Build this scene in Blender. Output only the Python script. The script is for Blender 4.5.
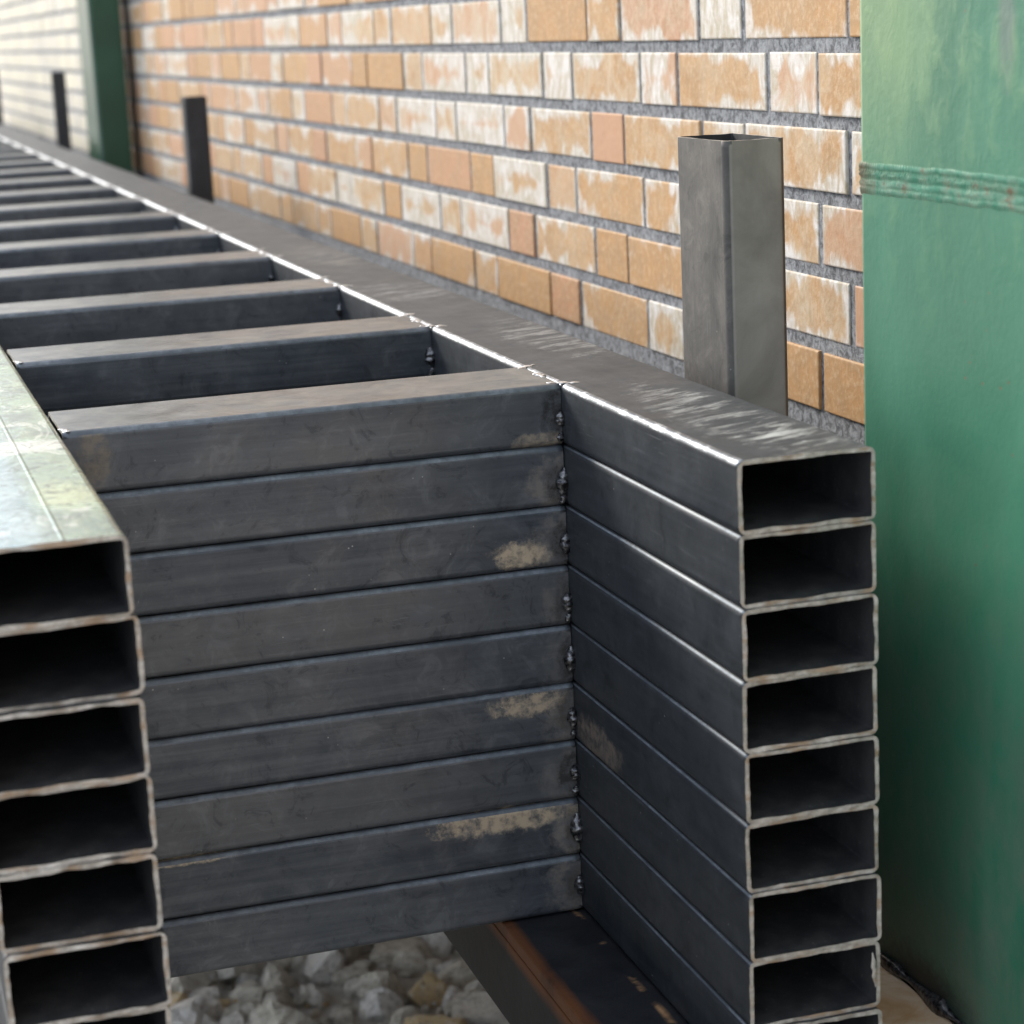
import bpy, math, random
from mathutils import Vector, Matrix, noise
R = math.radians
for o in list(bpy.data.objects): bpy.data.objects.remove(o)
scene = bpy.context.scene
C = scene.collection
rnd = random.Random(11)

# ------------------------------------------------------------------ camera
YAW, PITCH, ROLL = .2939, .2205, -.0477
cy, sy, cp, sp = math.cos(YAW), math.sin(YAW), math.cos(PITCH), math.sin(PITCH)
fw = Vector((sy*cp, cy*cp, -sp)); r0 = Vector((cy, -sy, 0)); u0 = r0.cross(fw)
rr = math.cos(ROLL)*r0 + math.sin(ROLL)*u0
uu = -math.sin(ROLL)*r0 + math.cos(ROLL)*u0
cam = bpy.data.cameras.new('camera'); camo = bpy.data.objects.new('camera', cam); C.objects.link(camo)
M = Matrix((rr, uu, -fw)).transposed().to_4x4(); M.translation = Vector((-.543, -1.2863, .2846))
camo.matrix_world = M
cam.sensor_width = 36; cam.lens = 2189.5/1024*36; cam.clip_start = .05; cam.clip_end = 2000
cam.dof.use_dof = True; cam.dof.focus_distance = 1.8; cam.dof.aperture_fstop = 9.0
scene.camera = camo

# ------------------------------------------------------------------ light
SUN_EL, SUN_AZ = 30, -24          # azimuth measured from +Y towards +X
world = bpy.data.worlds.new('World'); scene.world = world; world.use_nodes = True
wn = world.node_tree.nodes; wl = world.node_tree.links
bg = wn['Background']; sky = wn.new('ShaderNodeTexSky'); sky.sky_type = 'NISHITA'; sky.sun_disc = False
sky.sun_elevation = R(SUN_EL); sky.sun_rotation = R(SUN_AZ)
sky.dust_density = 3; sky.air_density = 1.0; sky.ozone_density = .8
veil = wn.new('ShaderNodeMix'); veil.data_type = 'RGBA'; veil.blend_type = 'MIX'; veil.inputs[0].default_value = .7   # thin cloud over the whole sky
wl.new(sky.outputs[0], veil.inputs[6]); veil.inputs[7].default_value = (7.6, 8.3, 9.3, 1); wl.new(veil.outputs[2], bg.inputs[0]); bg.inputs[1].default_value = .14
sun = bpy.data.lights.new('sun', 'SUN'); sun.energy = 2.2; sun.angle = R(16); sun.color = (1, .95, .86)
suno = bpy.data.objects.new('sun', sun); C.objects.link(suno)
sd = Vector((math.sin(R(SUN_AZ))*math.cos(R(SUN_EL)), math.cos(R(SUN_AZ))*math.cos(R(SUN_EL)), math.sin(R(SUN_EL))))
suno.rotation_euler = (-sd).to_track_quat('-Z', 'Y').to_euler()
suno.location = (-3, 3, 4)
scene.view_settings.view_transform = 'Standard'; scene.view_settings.look = 'None'
scene.view_settings.exposure = .6; scene.view_settings.gamma = 1

# ------------------------------------------------------------------ node helpers
class NT:
    def __init__(s, name):
        s.m = bpy.data.materials.new(name); s.m.use_nodes = True; s.t = s.m.node_tree
        s.n = s.t.nodes; s.b = s.n['Principled BSDF']
    def new(s, t, **kw):
        n = s.n.new(t)
        for k, v in kw.items(): setattr(n, k, v)
        return n
    def put(s, i, v):
        if isinstance(v, bpy.types.NodeSocket): s.t.links.new(v, i)
        elif v is not None:
            if isinstance(v, tuple) and len(v) == 3 and i.type == 'RGBA': v = v + (1,)
            i.default_value = v
    def noise(s, vec, scale, detail=4, rough=.55, dist=0):
        n = s.new('ShaderNodeTexNoise'); s.put(n.inputs['Vector'], vec); n.inputs['Scale'].default_value = scale
        n.inputs['Detail'].default_value = detail; n.inputs['Roughness'].default_value = rough
        n.inputs['Distortion'].default_value = dist; return n.outputs[0]
    def voro(s, vec, scale, feature='F1'):
        n = s.new('ShaderNodeTexVoronoi', feature=feature); s.put(n.inputs['Vector'], vec); n.inputs['Scale'].default_value = scale
        return n.outputs['Distance']
    def scale(s, vec, sc, off=(0, 0, 0)):
        n = s.new('ShaderNodeMapping'); s.put(n.inputs[0], vec); n.inputs['Scale'].default_value = sc; n.inputs['Location'].default_value = off
        return n.outputs[0]
    def ramp(s, v, a, b, lo=0., hi=1.):
        n = s.new('ShaderNodeMapRange'); s.put(n.inputs[0], v); n.inputs[1].default_value = a; n.inputs[2].default_value = b
        n.inputs[3].default_value = lo; n.inputs[4].default_value = hi; return n.outputs[0]
    def math(s, op, a, b=None, c=None):
        n = s.new('ShaderNodeMath', operation=op); s.put(n.inputs[0], a)
        if b is not None: s.put(n.inputs[1], b)
        if c is not None: s.put(n.inputs[2], c)
        return n.outputs[0]
    def vmath(s, op, a, b=None):
        n = s.new('ShaderNodeVectorMath', operation=op); s.put(n.inputs[0], a)
        if b is not None: s.put(n.inputs[1], b)
        return n.outputs['Value'] if op in ('LENGTH', 'DISTANCE', 'DOT_PRODUCT') else n.outputs[0]
    def mix(s, f, a, b, mode='MIX'):
        n = s.new('ShaderNodeMix', data_type='RGBA', blend_type=mode); s.put(n.inputs[0], f); s.put(n.inputs[6], a); s.put(n.inputs[7], b)
        return n.outputs[2]
    def pos(s): return s.new('ShaderNodeNewGeometry').outputs['Position']
    def sep(s, v):
        n = s.new('ShaderNodeSeparateXYZ'); s.put(n.inputs[0], v); return n.outputs
    def obj(s): return s.new('ShaderNodeTexCoord').outputs['Object']
    def orand(s): return s.new('ShaderNodeObjectInfo').outputs['Random']
    def bump(s, h, strength, dist, normal=None):
        n = s.new('ShaderNodeBump'); s.put(n.inputs['Height'], h); n.inputs['Strength'].default_value = strength
        n.inputs['Distance'].default_value = dist; s.put(n.inputs['Normal'], normal); return n.outputs[0]
    def out(s, col=None, rough=None, metal=None, nrm=None, spec=None):
        s.put(s.b.inputs['Base Color'], col); s.put(s.b.inputs['Roughness'], rough); s.put(s.b.inputs['Metallic'], metal)
        if nrm is not None: s.put(s.b.inputs['Normal'], nrm)
        if spec is not None: s.b.inputs['Specular IOR Level'].default_value = spec
        return s.m

def spot(t, p, centre, size, warp=.45, sharp=(.72, 1.12)):
    """irregular patch of wear or painted glare at a place on the surface (1 inside, 0 outside)"""
    w = t.noise(t.scale(p, (1, 1, 1), centre), 100, 6, .78)
    d = t.vmath('SUBTRACT', p, centre)
    d = t.vmath('DIVIDE', d, size)
    l = t.vmath('LENGTH', d)
    l = t.math('ADD', l, t.math('MULTIPLY', t.math('SUBTRACT', w, .5), warp*6))
    return t.ramp(l, sharp[0], sharp[1], 1, 0)

def steel(name, c1, c2, along, rough=(.34, .55), metal=.55, world_marks=None, wear=.5, dust=.25, stk=.5):
    """mill-scaled steel: long draw marks, cloudy oxide, rubbed lighter patches"""
    t = NT(name); o = t.obj(); r = t.orand()
    off = t.new('ShaderNodeCombineXYZ'); t.put(off.inputs[0], t.math('MULTIPLY', r, 37)); t.put(off.inputs[1], t.math('MULTIPLY', r, 19)); t.put(off.inputs[2], t.math('MULTIPLY', r, 53))
    v = t.vmath('ADD', o, off.outputs[0])
    st = {'X': (1.2, 26, 26), 'Y': (26, 1.2, 26), 'Z': (26, 26, 1.2)}[along]
    streak = t.noise(t.scale(v, st), 5, 5, .6)
    cloud = t.noise(v, 13, 6, .62, .6)
    fine = t.noise(v, 160, 4, .7)
    col = t.mix(t.ramp(cloud, .35, .68), c1, c2)
    col = t.mix(t.ramp(streak, .4, .75, 0, stk), col, tuple(min(1, x*1.7) for x in c2))
    col = t.mix(t.ramp(r, 0, 1, 0, .55), col, t.mix(t.ramp(r, .2, .8), tuple(x*y for x, y in zip(c1, (.75, .85, .95))), tuple(x*y for x, y in zip(c2, (1.16, 1.12, 1.08)))))
    smu = t.noise(v, 38, 6, .72, 1.2)
    col = t.mix(t.math('MULTIPLY', t.ramp(smu, .52, .62), t.ramp(cloud, .4, .6, .05, .32)), col, tuple(x*1.9 for x in c2))
    col = t.mix(t.ramp(smu, .44, .36, 0, .45), col, tuple(x*.5 for x in c1))
    dots = t.math('MULTIPLY', t.ramp(t.voro(v, 85), .07, .03), t.ramp(t.noise(v, 17, 2), .55, .62))
    col = t.mix(t.math('MULTIPLY', dots, .7), col, (.5, .5, .48))
    sc = t.noise(t.scale(v, tuple(x*.35 for x in st)), 42, 3, .75, .8)
    rub = t.math('MULTIPLY', t.ramp(sc, .6, .72), t.ramp(t.noise(v, 6, 3), .5, .68))
    col = t.mix(t.math('MULTIPLY', rub, wear), col, (.26, .27, .28))
    col = t.mix(t.math('MULTIPLY', t.ramp(fine, .62, .75), .3), col, (.16, .155, .15))
    # settled dust on faces that look up
    nz = t.sep(t.new('ShaderNodeNewGeometry').outputs['Normal'])[2]
    du = t.math('MULTIPLY', t.ramp(nz, .8, 1), t.math('MULTIPLY', t.ramp(t.noise(v, 22, 6, .65, 1.2), .35, .7), dust))
    col = t.mix(du, col, (.26, .26, .25))
    if name.endswith('stub post'):   # narrow sides painted lighter, standing in for light on the front face
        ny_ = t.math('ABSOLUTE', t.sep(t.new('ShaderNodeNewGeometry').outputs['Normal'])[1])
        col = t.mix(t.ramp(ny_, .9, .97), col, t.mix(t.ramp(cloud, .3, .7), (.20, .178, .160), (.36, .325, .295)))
    ro = t.ramp(t.noise(v, 30, 4), .3, .7, *rough)
    if world_marks:
        p = t.pos(); mt = metal
        speck = t.ramp(t.noise(p, 120, 5, .7), .30, .56)
        vr = t.new('ShaderNodeVectorRotate', rotation_type='Z_AXIS'); t.put(vr.inputs['Vector'], p); vr.inputs['Angle'].default_value = R(-22)
        scuff = t.ramp(t.noise(t.scale(vr.outputs[0], (10, 46, 10)), 1.6, 7, .72, .7), .48, .62)
        for centre, size, c, amt, rr_, wp in world_marks:
            f = t.math('MULTIPLY', spot(t, p, centre, size, abs(wp)), amt)
            if wp < 0: f = t.math('MULTIPLY', f, scuff)
            else: f = t.math('MULTIPLY', f, speck)
            mt = t.math('MULTIPLY', mt, t.math('SUBTRACT', 1, f))
            col = t.mix(f, col, c)
            ro = t.math('ADD', ro, t.math('MULTIPLY', f, rr_))
    if world_marks: metal = mt
    h = t.math('ADD', t.math('MULTIPLY', cloud, 1.0), t.math('MULTIPLY', streak, .5))
    n = t.bump(h, .35, .0015); n = t.bump(fine, .12, .0006, n)
    return t.out(col, ro, metal, n)

TAN = (.48, .38, .26); SOOT = (.008, .007, .007); PALE = (.62, .61, .58)
rung_marks = [((-.040, .3565, -.137), (.024, .02, .011), TAN, .9, .2, .3),
              ((-.040, .3565, -.263), (.032, .02, .010), TAN, .75, .2, .35),
              ((-.062, .3565, -.360), (.062, .02, .011), TAN, .85, .2, .3),
              ((-.330, .3565, -.352), (.050, .02, .004), (.5, .42, .3), .9, .2, .3),
              ((-.372, .3565, -.022), (.012, .02, .026), (.25, .20, .14), .6, .1, .25),
              ((-.020, .3565, -.045), (.028, .02, .007), TAN, .5, .1, .3)]
mg = random.Random(8)
for k in range(9):   # heat tint round the tack welds
    if k == 0: continue
    z_ = -.05*k-.028+mg.uniform(-.004, .004); q_ = mg.uniform(.7, 1.25)
    rung_marks.append(((-.006, .3565, z_), (.024*q_, .02, .028*mg.uniform(.7, 1.1)), (.24, .205, .17), mg.uniform(.2, .7), .1, .3))
    rung_marks.append(((-.003, .3565, z_+mg.uniform(-.002, .004)), (.0125*q_, .02, .021*mg.uniform(.7, 1.2)), SOOT, mg.uniform(.6, .95), .1, .2))
rung_marks.append(((-.004, .3565, -.024), (.015, .02, .021), SOOT, .9, .1, .2))
M_rung = steel('mill scale steel of the rungs', (.058, .069, .086), (.112, .120, .132), 'X', (.28, .44), .6, rung_marks, .5, .75)
rail_marks = [((.052, .16, 0), (.034, .15, .01), PALE, .5, .15, -.3),
              ((.060, .06, 0), (.035, .07, .01), PALE, .45, .1, -.3),
              ((.075, .62, 0), (.035, .14, .01), (.37, .36, .34), .6, .1, -.45),
              ((.05, 1.05, 0), (.05, .10, .01), (.33, .325, .32), .5, .1, -.45),
              ((.06, 1.5, 0), (.04, .15, .01), (.33, .30, .26), .45, .1, -.45),
              ((-.001, .30, -.285), (.01, .055, .016), (.20, .16, .13), .7, .1, .3)]
M_rail = steel('mill scale steel of the rails', (.017, .022, .028), (.036, .041, .048), 'Y', (.48, .62), .35, rail_marks, .3, .08)
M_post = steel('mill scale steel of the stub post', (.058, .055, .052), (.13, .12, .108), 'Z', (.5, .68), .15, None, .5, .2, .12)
M_postdark = steel('black primed steel', (.018, .018, .02), (.028, .028, .032), 'Z', (.5, .7), .1, None, .1, .1)

def green_rail():
    t = NT('greenish weathered scale and painted glare on the left rail'); o = t.pos()
    a = t.noise(o, 16, 6, .6, 1.0); b = t.noise(t.scale(o, (1, .5, 1), (3, 1, 0)), 34, 6, .7, .8); c = t.noise(o, 150, 4, .7)
    col = t.mix(t.ramp(a, .36, .6), (.22, .29, .30), (.38, .48, .36))
    col = t.mix(t.ramp(b, .5, .66), col, (.42, .50, .36))
    x = t.sep(o)[0]
    col = t.mix(t.ramp(x, -.432, -.446, 0, .75), col, t.mix(t.ramp(b, .4, .62), (.22, .30, .35), (.50, .60, .65)))
    col = t.mix(t.math('MULTIPLY', spot(t, o, (-.415, .12, 0), (.022, .05, .02), .35, (.5, 1.1)), .8), col, (.62, .68, .44))
    col = t.mix(t.math('MULTIPLY', spot(t, o, (-.425, .31, 0), (.05, .028, .02), .35, (.6, 1.1)), .9), col, (.75, .76, .72))  # near-white glare of sun and sky painted into the colour
    col = t.mix(t.ramp(t.noise(o, 70, 6, .75, 1.0), .52, .62, 0, .7), col, (.09, .12, .12))
    col = t.mix(t.ramp(t.noise(t.scale(o, (1, .4, 1)), 26, 5, .7, 1.5), .56, .62, 0, .75), col, (.66, .68, .62))
    col = t.mix(t.ramp(c, .58, .70, 0, .5), col, (.07, .09, .09))
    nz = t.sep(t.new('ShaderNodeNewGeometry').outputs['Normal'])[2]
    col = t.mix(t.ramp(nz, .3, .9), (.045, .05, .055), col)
    n = t.bump(b, .4, .0012); n = t.bump(c, .2, .0005, n)
    return t.out(col, t.ramp(a, .3, .7, .15, .30), .7, n)
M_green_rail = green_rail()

def cut():
    t = NT('sawn tube end'); o = t.pos()
    a = t.noise(o, 120, 5, .7); b = t.noise(t.scale(o, (1, 1, 3)), 40, 4, .6)
    col = t.mix(t.ramp(a, .35, .65), (.28, .255, .22), (.58, .55, .50))
    col = t.mix(t.ramp(b, .5, .64, 0, .8), col, (.34, .23, .14))
    return t.out(col, .45, .25, t.bump(a, .6, .001))
M_cut = cut()
def worn_glintm():
    t = NT('rubbed tube edge with painted glint'); p = t.pos(); a = t.noise(p, 150, 4, .7); b = t.noise(p, 9, 3)
    col = t.mix(t.ramp(a, .38, .6), (.26, .28, .31), (.62, .66, .70))  # rubbed steel, brightened so its colour also carries the sky glint
    y = t.sep(p)[1]
    col = t.mix(t.math('MULTIPLY', t.ramp(t.noise(p, 38, 5, .75), .36, .52), t.ramp(y, .9, .25, .3, .92)), col, (.05, .06, .075))
    return t.out(col, .34, .7, t.bump(a, .2, .0004))
M_worn_glint = worn_glintm()
def edgem():
    t = NT('tube edge with painted sky glint'); p = t.pos(); a = t.noise(p, 110, 4, .7); b = t.noise(p, 14, 4)
    col = t.mix(t.math('MULTIPLY', t.ramp(a, .36, .66, .3, 1), t.ramp(b, .35, .6, .1, 1)), (.075, .088, .105), (.22, .25, .285))  # glint of the sky on the rounded edges painted as lighter steel
    return t.out(col, t.ramp(b, .35, .65, .42, .62), .4, t.bump(a, .15, .0003))
M_edge = edgem()
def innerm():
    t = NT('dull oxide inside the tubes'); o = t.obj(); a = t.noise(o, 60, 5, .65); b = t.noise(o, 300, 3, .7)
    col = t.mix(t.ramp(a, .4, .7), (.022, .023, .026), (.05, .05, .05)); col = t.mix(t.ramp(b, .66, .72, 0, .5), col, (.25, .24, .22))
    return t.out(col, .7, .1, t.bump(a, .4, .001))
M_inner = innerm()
def weldm():
    t = NT('weld metal'); o = t.pos(); a = t.noise(o, 220, 4, .6)
    col = t.mix(t.ramp(a, .4, .62), (.03, .03, .035), (.22, .22, .23))
    return t.out(col, .32, .85, t.bump(a, .6, .001))
M_weld = weldm()
def groundm():
    t = NT('ground flush weld metal'); o = t.pos(); a = t.noise(o, 260, 3, .6)
    return t.out(t.mix(t.ramp(a, .35, .65), (.45, .45, .46), (.8, .8, .8)), .3, .8, t.bump(a, .5, .0006))
M_shiny = groundm()

def beamm():
    t = NT('dark scaled steel with rust'); p = t.pos(); s = t.sep(p)
    a = t.noise(p, 18, 6, .62, .6); b = t.noise(p, 120, 4, .7); w = t.noise(t.scale(p, (1, .2, 1)), 14, 4, .6)
    col = t.mix(t.ramp(a, .35, .7), (.008, .009, .012), (.022, .023, .026))
    x = t.math('ADD', s[0], t.math('MULTIPLY', t.math('SUBTRACT', w, .5), .03))
    stripe = t.math('MULTIPLY', t.ramp(t.math('ADD', s[2], t.math('MULTIPLY', w, .03)), -.462, -.450), t.math('MULTIPLY', t.ramp(t.math('ABSOLUTE', t.math('SUBTRACT', x, -.066)), .004, .011, 1, 0), t.ramp(a, .3, .55, .4, 1)))
    col = t.mix(stripe, col, (.13, .05, .02))
    edge = t.math('MULTIPLY', t.ramp(t.math('ABSOLUTE', t.math('SUBTRACT', x, -.006)), .001, .005, 1, 0), t.ramp(a, .5, .62))
    col = t.mix(edge, col, (.35, .20, .10))
    ex = t.math('MULTIPLY', t.ramp(s[0], .098, .11), t.ramp(s[1], .02, .06, .6, 1))
    col = t.mix(ex, col, t.mix(t.ramp(a, .35, .62), (.60, .49, .37), (.42, .25, .12)))
    return t.out(col, .6, 0, t.bump(b, .3, .0012), .25)
M_beam = beamm()

def greenp():
    t = NT('green gloss paint over rough steel'); p = t.pos(); s = t.sep(p)
    big = t.noise(t.scale(p, (1, 1, .55)), 5, 5, .55, .8); runs = t.noise(t.scale(p, (1, 1, .7)), 40, 5, .6, .35)
    fine = t.noise(p, 190, 4, .65); sp_ = t.voro(p, 70)
    col = t.mix(t.ramp(big, .36, .66), (.030, .150, .088), (.050, .20, .122))
    pale = t.math('MULTIPLY', t.ramp(runs, .5, .7), t.ramp(s[2], .05, .3))
    col = t.mix(t.math('MULTIPLY', pale, .6), col, (.20, .34, .17))
    col = t.mix(t.math('MULTIPLY', t.math('MULTIPLY', t.ramp(t.math('ADD', s[2], t.math('MULTIPLY', big, .2)), .25, .36), t.ramp(t.math('ADD', s[1], t.math('MULTIPLY', big, .2)), .12, .24)), .55), col, (.26, .36, .17))
    low_fill = t.math('MULTIPLY', t.ramp(t.noise(t.scale(p, (1, 1, .7)), 30, 6, .7), .36, .7), t.ramp(s[2], .02, -.3, 0, .8))
    col = t.mix(low_fill, col, (.12, .17, .125))  # paler low down: fill light for the dark gap put into the paint colour
    # scorch from welding the plate to the column
    for c, sz, cc, am in [((.185, .10, -.43), (.1, .12, .10), (.10, .095, .08), .4), ((.185, .10, -.445), (.1, .085, .030), (.014, .014, .014), .92),
                          ((.185, -.018, .27), (.1, .012, .045), (.13, .17, .15), .7)]:
        col = t.mix(t.math('MULTIPLY', spot(t, p, c, sz, .2, (.4, 1.15)), am), col, cc)
    specks = t.math('MULTIPLY', t.ramp(sp_, .1, .05), t.ramp(t.noise(p, 9, 2), .55, .65))
    col = t.mix(specks, col, (.16, .09, .05))
    amp = t.ramp(s[2], .0, .25, .25, 1)
    h = t.math('MULTIPLY', runs, amp)
    n = t.bump(h, .35, .004); n = t.bump(fine, .2, .001, n)
    return t.out(col, t.ramp(big, .3, .7, .42, .58), 0, n)
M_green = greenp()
def fargreen():
    t = NT('green paint with shade darkened in'); p = t.pos(); a = t.noise(p, 6, 5, .6)
    return t.out(t.mix(t.ramp(a, .35, .65), (.014, .060, .034), (.022, .085, .05)), .35, 0, t.bump(t.noise(p, 60, 4), .2, .002))  # column green darkened, shade on the far column put into the colour
M_fargreen = fargreen()
def gweld():
    t = NT('painted weld bead'); p = t.pos(); a = t.noise(t.scale(p, (1, 1, 1)), 60, 5, .7); b = t.noise(p, 200, 3)
    col = t.mix(t.ramp(a, .4, .62), (.09, .27, .175), (.22, .34, .24))
    col = t.mix(t.ramp(a, .58, .68, 0, .8), col, (.22, .12, .07))
    y = t.sep(p)[1]
    col = t.mix(t.ramp(y, .165, .185, 0, .6), col, (.22, .13, .08))
    return t.out(col, .6, 0, t.bump(b, .4, .001), .3)
M_gweld = gweld()

def brickm():
    t = NT('buff brick with lime bloom and painted far glare'); p = t.pos()
    uvn = t.new('ShaderNodeUVMap', uv_map='UVMap'); u = t.sep(uvn.outputs[0])
    at = t.new('ShaderNodeAttribute', attribute_name='tone'); tone = t.sep(at.outputs['Color'])   # hue, bloom and far glare amount, seed
    a = t.noise(p, 30, 5, .6, .5); b = t.noise(p, 140, 5, .7); d = t.noise(t.scale(p, (1, 1.3, .6)), 42, 6, .65, 1.4)
    col = t.mix(t.ramp(tone[0], 0, .55), (.50, .275, .115), (.55, .30, .12))
    col = t.mix(t.ramp(tone[0], .6, 1), col, (.52, .26, .155))
    col = t.mix(t.ramp(a, .38, .62, 0, .6), col, (.40, .25, .13))
    col = t.mix(t.ramp(b, .48, .66, 0, .6), col, (.64, .45, .29))
    col = t.mix(t.ramp(t.noise(t.scale(p, (1, 1, .5)), 75, 5, .7, .8), .52, .72, 0, .4), col, (.38, .23, .13))
    col = t.mix(t.ramp(tone[0], -.1, -.9), col, (.80, .74, .58))  # cream for the far bricks, glare painted in
    col = t.mix(t.math('MULTIPLY', t.math('MULTIPLY', t.ramp(tone[0], .45, .6), t.ramp(tone[0], .85, .75)), .8), col, (.56, .31, .19))
    veil = t.math('MULTIPLY', t.ramp(t.noise(t.scale(p, (1, 1, .7)), 28, 6, .7, .8), .38, .66), t.ramp(tone[1], .1, .6, .0, .75))
    col = t.mix(veil, col, (.66, .59, .45))
    # lime bloom creeping in from the arrises
    eu = t.math('MULTIPLY', t.math('MINIMUM', u[0], t.math('SUBTRACT', 1, u[0])), tone[2])
    ev = t.math('MINIMUM', u[1], t.math('SUBTRACT', 1, u[1]))
    e = t.math('MINIMUM', eu, ev)
    lo = t.noise(t.scale(p, (1, 1.2, .8)), 15, 3, .5, .4)
    th = t.math('ADD', t.math('MULTIPLY', tone[1], .5), t.math('ADD', t.math('MULTIPLY', t.math('SUBTRACT', lo, .5), 1.7), t.math('MULTIPLY', t.math('SUBTRACT', d, .5), .35)))
    bl = t.ramp(t.math('SUBTRACT', th, e), .03, .22)
    bl = t.math('MULTIPLY', bl, t.ramp(tone[1], .05, .2))
    blc = t.mix(t.ramp(d, .4, .6), (.50, .44, .33), (.76, .73, .70))
    col = t.mix(t.math('MULTIPLY', bl, t.ramp(b, .25, .6, .6, .97)), col, blc)
    n = t.bump(a, .3, .004); n = t.bump(b, .3, .0015, n)
    return t.out(col, .62, 0, n, .4)
M_brick = brickm()
def mortarm():
    t = NT('grey mortar'); p = t.pos(); a = t.noise(p, 35, 5, .6); b = t.noise(p, 120, 6, .8, .6)
    col = t.mix(t.ramp(b, .42, .58), (.10, .102, .11), (.36, .37, .39))
    col = t.mix(t.ramp(a, .55, .7, 0, .5), col, (.42, .42, .43))
    return t.out(col, .9, 0, t.bump(b, .8, .004))
M_mortar = mortarm()
def gravelm():
    t = NT('rubble stone'); p = t.pos(); at = t.new('ShaderNodeAttribute', attribute_name='tone'); tone = t.sep(at.outputs['Color'])
    a = t.noise(p, 30, 6, .65); b = t.noise(p, 150, 4, .7)
    col = t.mix(t.ramp(a, .35, .65), (.34, .315, .265), (.62, .58, .50))
    col = t.mix(t.ramp(tone[0], .55, .8), col, (.56, .54, .51))
    col = t.mix(t.ramp(tone[0], .86, .9), col, (.48, .36, .20))
    col = t.mix(t.ramp(b, .5, .62, 0, .6), col, (.16, .145, .12))
    col = t.mix(t.ramp(t.noise(p, 60, 5, .7), .52, .62, 0, .55), col, (.52, .49, .43))
    return t.out(col, .9, 0, t.bump(b, 1, .006))
M_gravel = gravelm()
def groundmat():
    t = NT('dusty ground'); p = t.pos(); a = t.noise(p, 3, 6, .65); b = t.noise(p, 60, 5, .7)
    col = t.mix(t.ramp(a, .35, .65), (.34, .32, .28), (.46, .43, .38)); col = t.mix(t.ramp(b, .5, .7, 0, .6), col, (.54, .51, .46))
    return t.out(col, .9, 0, t.bump(b, .7, .01))
M_ground = groundmat()

# ------------------------------------------------------------------ mesh helpers
def tag(o, label=None, cat=None, group=None, kind=None):
    if cat and not kind: kind = 'thing'
    if label: o['label'] = label
    if cat: o['category'] = cat
    if group: o['group'] = group
    if kind: o['kind'] = kind
    return o
def link(name, me, parent=None, loc=(0, 0, 0), rot=(0, 0, 0)):
    o = bpy.data.objects.new(name, me); C.objects.link(o); o.location = loc; o.rotation_euler = rot
    if parent: o.parent = parent
    return o
def empty(name, loc):
    return link(name, None, None, loc)
def mesh(name, vs, fs, mats, mi=None, smooth=None):
    me = bpy.data.meshes.new(name); me.from_pydata(vs, [], fs)
    for m in mats: me.materials.append(m)
    if mi: me.polygons.foreach_set('material_index', mi)
    if smooth is not None:
        me.polygons.foreach_set('use_smooth', smooth if isinstance(smooth, list) else [smooth]*len(fs))
    me.update(); return me
def rrect(w, h, r, n=5, m=1):
    """outline of a rounded rectangle centred on 0; per edge: None on a straight side, else (corner, step)"""
    pts = []; flag = []
    cs = [(w/2-r, h/2-r), (-w/2+r, h/2-r), (-w/2+r, -h/2+r), (w/2-r, -h/2+r)]
    for k, (cx_, cy_) in enumerate(cs):
        for i in range(n+1):
            a = math.pi/2*(k + i/n)
            pts.append((cx_+r*math.cos(a), cy_+r*math.sin(a))); flag.append((k, i) if i < n else None)
        ax, ay = pts[-1]; nx, ny_ = cs[(k+1) % 4]; a = math.pi/2*(k+1); bx_, by_ = nx+r*math.cos(a), ny_+r*math.sin(a)
        for i in range(1, m): pts.append((ax+(bx_-ax)*i/m, ay+(by_-ay)*i/m)); flag.append(None)
    return pts, flag
def tube(name, w, h, L, mats, th=.0029, r=.0052, seed=0, rough_end=.0005, worn=None, edge=None):  # worn: corners that take the edge material with its painted sky glint
    """hollow rectangular tube along +Y from 0 to L; x right, z up, centred on its axis"""
    mats = mats[:2]+[M_inner, edge or M_worn_glint]
    g = random.Random(seed)
    out, fl = rrect(w, h, r, 5, 9); inn, _ = rrect(w-2*th, h-2*th, .0016, 5, 9); N = len(out)
    vs = []; fs = []; mi = []; sm = []
    ys = [0, .005, L-.005, L]; bow = [g.uniform(-1, 1)*rough_end for _ in range(4)]
    for j, y in enumerate(ys):
        e = j in (0, 3)
        for pts, inner in ((out, 0), (inn, 1)):
            for k, (x, z) in enumerate(pts):
                dx = dy = dz = 0
                if e:   # the saw leaves a wavy, burred rim
                    q = Vector((x*60+seed*3.1+(7 if inner else 0), z*60, j*5)); a = rough_end*(1.5 if inner else .8)
                    q2 = q*3.7
                    dz = a*(noise.noise(q)+.6*noise.noise(q2)) + bow[0]*.5*math.cos(x/w*3)
                    dx = a*(noise.noise(q+Vector((0, 9, 0)))+.6*noise.noise(q2+Vector((0, 9, 0))))*.7
                    dy = rough_end*1.2*(noise.noise(q+Vector((0, 0, 9)))+.7*noise.noise(q2))
                vs.append((x+dx, y+dy, z+dz))
    for j in range(3):
        a = j*2*N; b = (j+1)*2*N
        for k in range(N):
            k2 = (k+1) % N; f = fl[k]
            fs.append((a+k, b+k, b+k2, a+k2)); mi.append(3 if (worn and f and f[0] == 1 and f[1] in worn) else 0); sm.append(bool(f))
            fs.append((a+N+k, a+N+k2, b+N+k2, b+N+k)); mi.append(2); sm.append(False)
    for j, flip in ((0, 0), (3, 1)):
        a = j*2*N
        for k in range(N):
            k2 = (k+1) % N; f = (a+k, a+k2, a+N+k2, a+N+k)
            fs.append(f[::-1] if flip else f); mi.append(1); sm.append(False)
    return mesh(name, vs, fs, mats, mi, sm)
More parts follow.
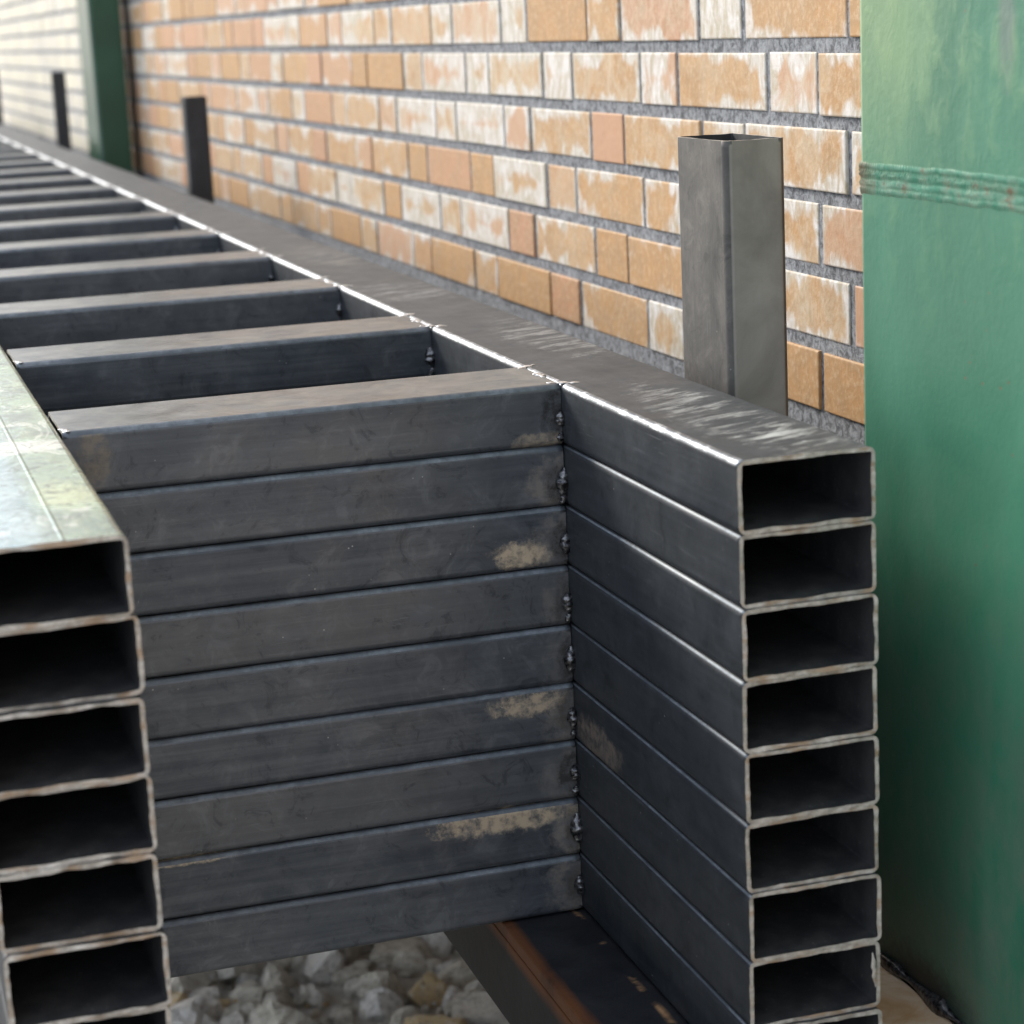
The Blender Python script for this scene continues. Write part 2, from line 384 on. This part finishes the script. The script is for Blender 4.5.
def box(name, x0, x1, y0, y1, z0, z1, mats, parent=None, bev=.002, loc=(0, 0, 0)):
    import bmesh
    bm = bmesh.new(); bmesh.ops.create_cube(bm, size=1)
    for v in bm.verts: v.co = Vector(((x0+x1)/2+v.co.x*(x1-x0), (y0+y1)/2+v.co.y*(y1-y0), (z0+z1)/2+v.co.z*(z1-z0)))
    if bev: bmesh.ops.bevel(bm, geom=bm.edges[:], offset=bev, segments=2, profile=.5, affect='EDGES')
    me = bpy.data.meshes.new(name); bm.to_mesh(me); bm.free()
    for m in mats: me.materials.append(m)
    return link(name, me, parent, loc)
def blob(name, L, r, seed, m, flat=1., nu=22, nv=10, ripple=.25, lump=.42):
    """bumpy elongated weld bead along Z, centred"""
    vs = []; fs = []
    for i in range(nu+1):
        t_ = i/nu; z = (t_-.5)*L; e = math.sin(math.pi*min(max(t_, .02), .98))**.45
        rad = r*e*(1+ripple*math.sin(t_*17+seed)+.5*ripple*noise.noise(Vector((t_*9, seed, 0))))
        for j in range(nv):
            a = 2*math.pi*j/nv; q = rad*(1+lump*noise.noise(Vector((math.cos(a)*2+seed, math.sin(a)*2, t_*8))))
            vs.append((q*math.cos(a)+r*.25*noise.noise(Vector((t_*5, seed+9, 3))), q*math.sin(a)*flat, z))
    for i in range(nu):
        for j in range(nv):
            a = i*nv+j; b = i*nv+(j+1) % nv; fs.append((a, b, b+nv, a+nv))
    fs.append(tuple(range(nv))[::-1]); fs.append(tuple(nu*nv+j for j in range(nv)))
    return mesh(name, vs, fs, [m], None, True)

# ------------------------------------------------------------------ ground and sky-side setting
GZ = -1.05
me = mesh('ground', [(-600, -600, GZ), (600, -600, GZ), (600, 900, GZ), (-600, 900, GZ)], [(0, 1, 2, 3)], [M_ground])
tag(link('ground', me), kind='structure')

# loose rubble on the ground below the frames: nobody could count it
def rubble():
    g = random.Random(5); vs = []; fs = []; tones = []
    import bmesh
    protos = []
    for k in range(8):
        bm = bmesh.new(); bmesh.ops.create_icosphere(bm, subdivisions=3 if k < 4 else 2, radius=1)
        for v in bm.verts:
            n1 = noise.noise(v.co*1.1+Vector((k*7, 0, 0))); n2 = noise.noise(v.co*3+Vector((0, k*5, 0)))
            v.co *= 1+.5*n1+.24*n2+.12*noise.noise(v.co*7+Vector((k, 0, 0)))
            for ax in range(3): v.co[ax] = max(-.68, min(.68, v.co[ax]))
        protos.append(([v.co.copy() for v in bm.verts], [tuple(v.index for v in f.verts) for f in bm.faces])); bm.free()
    for i in range(13000):
        x = g.uniform(-1.5, .45); y = g.uniform(.3, 4.2); s = .007+.030*g.random()**3.2
        if i > 12450: s = g.uniform(.024, .058)
        P, F = protos[g.randrange(4) if i > 12450 else 4+g.randrange(4)]
        rot = Matrix.Rotation(g.uniform(0, 6.28), 3, Vector((g.random()-.5, g.random()-.5, g.random()+.1)).normalized())
        sc = Vector((s*g.uniform(.8, 1.4), s*g.uniform(.7, 1.2), s*g.uniform(.55, .9)))
        b = len(vs); tn = g.random()
        for p in P:
            q = rot @ Vector((p.x*sc.x, p.y*sc.y, p.z*sc.z)); vs.append((q.x+x, q.y+y, q.z+GZ+s*.25+.02*g.random()*0))
        for f in F: fs.append(tuple(b+a for a in f)); tones.append(tn)
    me = mesh('rubble', vs, fs, [M_gravel])
    ca = me.color_attributes.new('tone', 'FLOAT_COLOR', 'CORNER'); d = []
    for f, tn in zip(fs, tones): d += [tn, tn, tn, 1]*3
    ca.data.foreach_set('color', d)
    tag(link('rubble', me), 'loose grey and yellowish broken stone lying on the ground under the frames', 'rubble', None, 'stuff')
rubble()

# ------------------------------------------------------------------ brick wall, Flemish bond
XW = .30; CH = .0664; PER = .334; HD = .109; MJ = .0125
def brick_wall():
    g = random.Random(3); vs = []; fs = []; uv = []; col = []
    special = {}
    def put(y0, y1, z0, z1, tone):
        dx = g.uniform(-.0012, .0012); b = len(vs); e = .0016; X = XW+dx
        y0 += g.uniform(-.001, .001); y1 += g.uniform(-.001, .001); z0 += g.uniform(-.0008, .0008); z1 += g.uniform(-.0008, .0008)
        back = XW+.02
        rings = [(X, e), (X+.0003, e*.35), (X+.0009, 0), (back, 0)]
        for x, i in rings: vs.extend([(x, y0+i, z0+i), (x, y1-i, z0+i), (x, y1-i, z1-i), (x, y0+i, z1-i)])
        def U(v): return ((v[1]-y0)/(y1-y0), (v[2]-z0)/(z1-z0))
        F = [(b, b+3, b+2, b+1)]
        for k in range(3):
            a = b+4*k
            for j in range(4):
                j2 = (j+1) % 4; F.append((a+j, a+j2, a+4+j2, a+4+j))
        for f in F:
            fs.append(f)
            for vi in f: uv.extend(U(vs[vi])); col.extend([tone[0], tone[1], (y1-y0)/(z1-z0), 1])
    # seen bloom and colour of the bricks nearest the camera: (row, index of half period) -> (hue, bloom)
    near = {(0, 1.06): None}
    for row in range(-16, 40):
        zc = .2180+CH*row   # centre of the course; row 0 is the one with its joints at y=.506,.616
        z0, z1 = zc-(CH-MJ)/2, zc+(CH-MJ)/2
        hc = .897 if row % 2 == 0 else .7275
        k0 = int((-3.0-hc)/PER); k1 = int((13.5-hc)/PER)
        for k in range(k0, k1):
            c = hc+k*PER
            for (a, b_, kind) in ((c-HD/2, c+HD/2, 'H'), (c+HD/2, c-HD/2+PER, 'S')):
                r_ = g.random()
                bloom = 0 if r_ < .27 else (g.uniform(.12, .48) if r_ < .80 else g.uniform(.5, 1.2))
                hue = g.random()**1.15
                if hue > .9 and g.random() < .3: hue = 1
                else: hue = min(hue, .82)
                key = (row, kind, round(c, 2)); t_ = SEEN.get(key)
                if t_: hue, bloom = t_
                if c > 5.2: bloom = max(bloom, g.uniform(.35, 1.1)); hue = -1  # far bricks paled so their colour carries the glare on the distant wall
                put(a+MJ*.38, b_-MJ*.38, z0, z1-(.010 if row == -5 else 0), (hue, bloom))
    me = mesh('brickwork', vs, fs, [M_brick])
    ul = me.uv_layers.new(name='UVMap'); ul.data.foreach_set('uv', uv)
    ca = me.color_attributes.new('tone', 'FLOAT_COLOR', 'CORNER'); ca.data.foreach_set('color', col)
    root = empty('brick_wall', (XW, 5, GZ)); 
    tag(root, 'long buff brick wall with white bloom and dark grey mortar behind the steel frames', 'wall')
    o = link('brickwork', me, root); o.matrix_parent_inverse = Matrix.Translation((-XW, -5, -GZ))
    ztop = .2180+CH*39+CH/2
    vs2 = []; fs2 = []
    ny, nz = 1320, 240
    # mortar bed: a sheet with real depth behind it
    m = box('mortar', XW+.0022, XW+.24, -3.2, 13.7, GZ-.1, ztop, [M_mortar], root, 0); m.matrix_parent_inverse = Matrix.Translation((-XW, -5, -GZ))
# what the photograph shows of single bricks; header centre (or centre of the header before the stretcher) as key
SEEN = {(1, 'H', .73): (.3, 1.4), (1, 'S', .73): (.95, .38), (1, 'H', 1.06): (.3, .2), (1, 'S', 1.06): (.1, .05), (1, 'S', .39): (.2, .18),
        (0, 'H', .56): (.6, .5), (0, 'S', .56): (.3, .3), (0, 'H', .9): (.6, .45), (0, 'S', .9): (.1, .5), (0, 'H', 1.23): (.5, .9), (0, 'S', 1.23): (.2, .6), (0, 'S', .23): (.2, .35),
        (-1, 'S', .39): (.3, .4), (-1, 'S', .73): (.3, .35), (-1, 'H', 1.06): (.62, .02), (-1, 'S', 1.06): (.1, .4), (-1, 'H', 1.4): (.7, .3),
        (-2, 'H', .56): (.2, .5), (-2, 'S', .23): (.8, .3), (-2, 'H', .9): (.45, .2), (-2, 'S', .9): (.4, .2), (-2, 'H', 1.23): (.5, .35), (-2, 'S', 1.23): (.2, 1.0),
        (-3, 'S', .39): (.1, .5), (-3, 'S', .73): (.35, .12), (-3, 'H', 1.06): (.3, .02), (-3, 'S', 1.06): (.3, .3), (-3, 'H', 1.4): (.95, .05),
        (-4, 'H', .56): (.3, 0), (-4, 'S', .23): (.3, .05), (-4, 'H', .9): (.2, .8), (-4, 'S', .9): (.3, .2), (-4, 'H', 1.23): (.85, .02), (-4, 'S', 1.23): (.3, 0)}
brick_wall()

# ------------------------------------------------------------------ green columns
XC = .185
def column(y0, y1, label, detail):
    root = empty('steel_column', (XC+.05, (y0+y1)/2, GZ))
    tag(root, label, 'column', 'green steel columns along the brick wall')
    inv = Matrix.Translation((-(XC+.05), -(y0+y1)/2, -GZ))
    x1 = XC+.088
    pts, fl = rrect(x1-XC, y1-y0, .009, 4); N = len(pts)
    vs = []; fs = []; sm = []
    for z in (GZ, 3.1):
        for x, y in pts: vs.append((x+(XC+x1)/2, y+(y0+y1)/2, z))
    for k in range(N): k2 = (k+1) % N; fs.append((k, k2, N+k2, N+k)); sm.append(bool(fl[k]))
    fs.append(tuple(range(N, 2*N))); sm.append(False)
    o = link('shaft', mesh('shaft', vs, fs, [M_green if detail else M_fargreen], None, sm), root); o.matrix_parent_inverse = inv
    if detail:
        # band of three weld runs across the face
        ny, nz = 1100, 30; z0, H = .1480, .0250; vs = []; fs = []
        for i in range(ny+1):
            y = y0+.004+(y1-y0-.008)*i/ny
            for j in range(nz+1):
                q = j/nz; w = .45*min(1, 6*q, 6*(1-q))+.55*abs(math.sin(4*math.pi*(q+.03*noise.noise(Vector((y*18, 0, 5))))))**.7
                rip = .40*math.sin(y*1900+3.5*math.sin(q*9.4)+5*noise.noise(Vector((y*40, int(q*3)*3.7, 0))))-.15+.30*noise.noise(Vector((y*330+2*math.sin(q*9), int(q*3)*7.3, 0)))+.4*noise.noise(Vector((y*45, q*6, 2)))
                d = .0015*w*(1+rip)*(1 if 0 < j < nz else 0)-.0006
                zz = z0+H*q+.0016*noise.noise(Vector((y*9, 3, 0)))+.0009*noise.noise(Vector((y*60, q*3, 0)))
                vs.append((XC-d, y, zz))
        for i in range(ny):
            for j in range(nz): a = i*(nz+1)+j; fs.append((a, a+nz+1, a+nz+2, a+1))
        w_ = link('weld_band', mesh('weld_band', vs, fs, [M_gweld], None, True), root); w_.matrix_parent_inverse = inv
        b = link('weld_bead', blob('weld_bead', .20, .0042, 4.2, M_weld, 1, 70, 10, .5), root, (XC-.002, .095, -.447), (R(90), 0, 0)); b.matrix_parent_inverse = inv
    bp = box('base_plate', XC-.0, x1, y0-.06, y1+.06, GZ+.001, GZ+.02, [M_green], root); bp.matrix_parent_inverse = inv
column(-.245, .197, 'green painted steel column with a welded band, beside the near end of the stack', True)
column(4.85, 5.12, 'far blurred green steel column with painted shade standing against the bright part of the wall', False)

# ------------------------------------------------------------------ supporting beams
def beam(x0, x1, label):
    root = empty('support_beam', ((x0+x1)/2, 4, -.451)); tag(root, label, 'beam', 'steel beams carrying the stack')
    inv = Matrix.Translation((-(x0+x1)/2, -4, .451)); xm = (x0+x1)/2
    for n, a in (('web', (x0, x1, -.06 if x1 > 0 else -.3, 9.4, -.463, -.451)), ('flange', (x0, x0+.010, -.06 if x1 > 0 else -.3, 9.4, -.541, -.4635)),
                 ('flange', (x1-.010, x1, -.06 if x1 > 0 else -.3, 9.4, -.541, -.4635))):
        o = box(n, *a, [M_beam], root, .0015); o.matrix_parent_inverse = inv
    for y in (5.2, 8.8):
        o = box('leg', xm-.05, xm+.05, y, y+.1, GZ, -.464, [M_beam], root, .004); o.matrix_parent_inverse = inv
beam(-.070, .183, 'dark steel beam with a rust stripe under the right rails of the stack')
beam(-.62, -.40, 'dark steel beam under the left rails of the stack')

# ------------------------------------------------------------------ welded ladder frames, nine in a stack
XL = .3975-.003; WR = .0985; HT = .0497; LEN = 9.2; NR = 23; RP = .392; RW = .106; RY = .3564
ORD = ['topmost', 'second', 'third', 'fourth', 'fifth', 'sixth', 'seventh', 'eighth', 'bottom']
bead = [blob('weld_bead', .013+.004*(k % 3), .0060+.0006*(k % 2), 3.1*k, M_weld, .85, 24, 14, .05, .22) for k in range(6)]
topbead = [blob('ground_weld', .028, .0034, 1.7*k, M_shiny, .16, 22, 12, .55) for k in range(4)]
LS = XL
rung_me = [tube('rung', RW, HT, LS-.0008, [M_rung, M_cut], seed=40+k, rough_end=.0002, worn=(1, 2, 3), edge=M_edge) for k in range(3)]
# tubes run along +Y: turn a rung so that it runs along -X
for k in range(3): rung_me[k].transform(Matrix.Rotation(R(90), 4, 'Z'))
for k in range(9):
    zc = -.05*k-HT/2-.0001
    root = empty('ladder_frame', (-XL/2, 0, -.05*(k+1)))
    pos = {0: 'topmost welded steel ladder frame of the stack, its left rail shining greenish', 8: 'bottom welded steel ladder frame of the stack, resting on the rusty beam'}.get(
        k, '%s welded steel ladder frame from the top of the stack' % ORD[k])
    tag(root, pos, 'steel frame', 'welded ladder frames stacked on each other')
    inv = Matrix.Translation((XL/2, 0, .05*(k+1)))
    ye = [0, .001, -.0015, .001, 0, .0015, -.001, .001, -.002][k]
    rail = tube('side_rail', WR, HT, LEN, [M_rail, M_cut], seed=k, worn=(0, 1, 2, 3) if k == 0 else (2,), edge=M_worn_glint if k == 0 else M_edge, rough_end=.0006)
    r1 = link('side_rail', rail, root, (WR/2+[0, .0004, .0001, 0, .0004, .0001, .0005, .0002, 0][k], ye, zc)); r1.matrix_parent_inverse = inv
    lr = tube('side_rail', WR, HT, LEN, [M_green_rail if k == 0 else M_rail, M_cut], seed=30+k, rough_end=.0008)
    r2 = link('side_rail', lr, root, (-XL-WR/2+[-.001, .002, 0, .001, 0, .001, 0, .001, 0][k], -.0146+[0, .003, -.002, .002, 0, -.003, .002, 0, 0][k], zc)); r2.matrix_parent_inverse = inv
    if k == 0:
        tag(r2, 'left rail with a pale greenish weathered top with painted glare')
        s = link('seam_line', mesh('seam_line', [(x, y, z) for y in (.002, LEN-.002) for x, z in ((-.0022, -.0002), (-.0008, .00025), (.0008, .00025), (.0022, -.0002))],
                 [(0, 1, 5, 4), (1, 2, 6, 5), (2, 3, 7, 6)], [M_green_rail], None, True), r2, (.012, 0, HT/2))
    for j in range(NR):
        y = RY+RW/2+j*RP
        dz = 0 if k == 0 else rnd.uniform(-.0003, .0003)
        r = link('rung', rung_me[(j+k) % 3], root, (-.0004, y+rnd.uniform(-.001, .001)*(j > 0), zc+dz)); r.matrix_parent_inverse = inv
        if k == 0 or j == 0:
            ry = rnd.random
            def sub(name, me_, lx, ly, lz, rot=(0, 0, 0), sc=1):
                w_ = link(name, me_, r, (lx, ly, lz), rot); w_.scale = (sc,)*3
            sub('weld_bead', bead[(j+k*2) % 6], -.001, -RW/2-.0012, -.006+.006*ry(), (R(rnd.uniform(-8, 8)), 0, R(40)), .75+.5*ry())
            sub('weld_bead', bead[(j+k*2+3) % 6], -LS+.002, -RW/2-.0012, -.004, (0, 0, R(140)), .9)
            if j < 8 and rnd.random() < .7: sub('weld_bead', bead[(j+k+1) % 6], -.0015, -RW/2-.0008, -.019+.002*ry(), (0, R(90)*.3, 0), .5)
            if k == 0 and j < 14:
                sub('ground_weld', topbead[j % 4], .004, -RW/2+.004, HT/2+.0002, (R(90), 0, R(60)), 1)
                sub('ground_weld', topbead[(j+1) % 4], .003, RW/2-.006, HT/2+.0002, (R(90), 0, R(-50)), .9)
                sub('ground_weld', topbead[(j+2) % 4], -.0003, 0, HT/2+.0001, (R(90), 0, 0), .9)
                sub('ground_weld', topbead[(j+3) % 4], -LS+.003, -RW/2+.008, HT/2+.0002, (R(90), 0, R(20)), .6)

# torn burr left by the saw in the eighth frame's right rail
rail8 = [o for o in bpy.data.objects if o.name.startswith('side_rail') and o.parent and o.parent.get('label', '').startswith('eighth') and o.location.x > 0][0]
link('burr', blob('burr', .026, .0017, 2.6, M_cut, .4, 22, 10, .15), rail8, (WR/2-.0055, -.002, .004), (0, R(-5), 0))
# ------------------------------------------------------------------ upright stub posts between the rails and the wall
def post(x0, x1, y0, y1, ztop, m, label, seed):
    zb = -.4505
    t_ = tube('tube_post', x1-x0, y1-y0, ztop-zb, [m, M_cut if seed == 77 else m], seed=seed, th=.003, r=.0065, rough_end=.0003)
    t_.transform(Matrix.Rotation(R(90), 4, 'X'))
    # tube ran along +Y; after the turn it runs along +Z
    o = link('tube_post', t_, None, ((x0+x1)/2, (y0+y1)/2, zb)); tag(o, label, 'post', 'upright stub posts behind the rails')
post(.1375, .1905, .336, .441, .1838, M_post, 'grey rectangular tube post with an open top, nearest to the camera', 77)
post(.139, .184, 3.03, 3.08, .169, M_postdark, 'blurred black stub post just before the far green column', 78)
post(.139, .179, 5.5, 5.54, .198, M_postdark, 'blurred black stub post beyond the far green column', 79)
post(.139, .179, 8.0, 8.04, .19, M_postdark, 'farthest black stub post, cut by the left edge of the photo', 80)
scene.cycles.max_bounces = 8
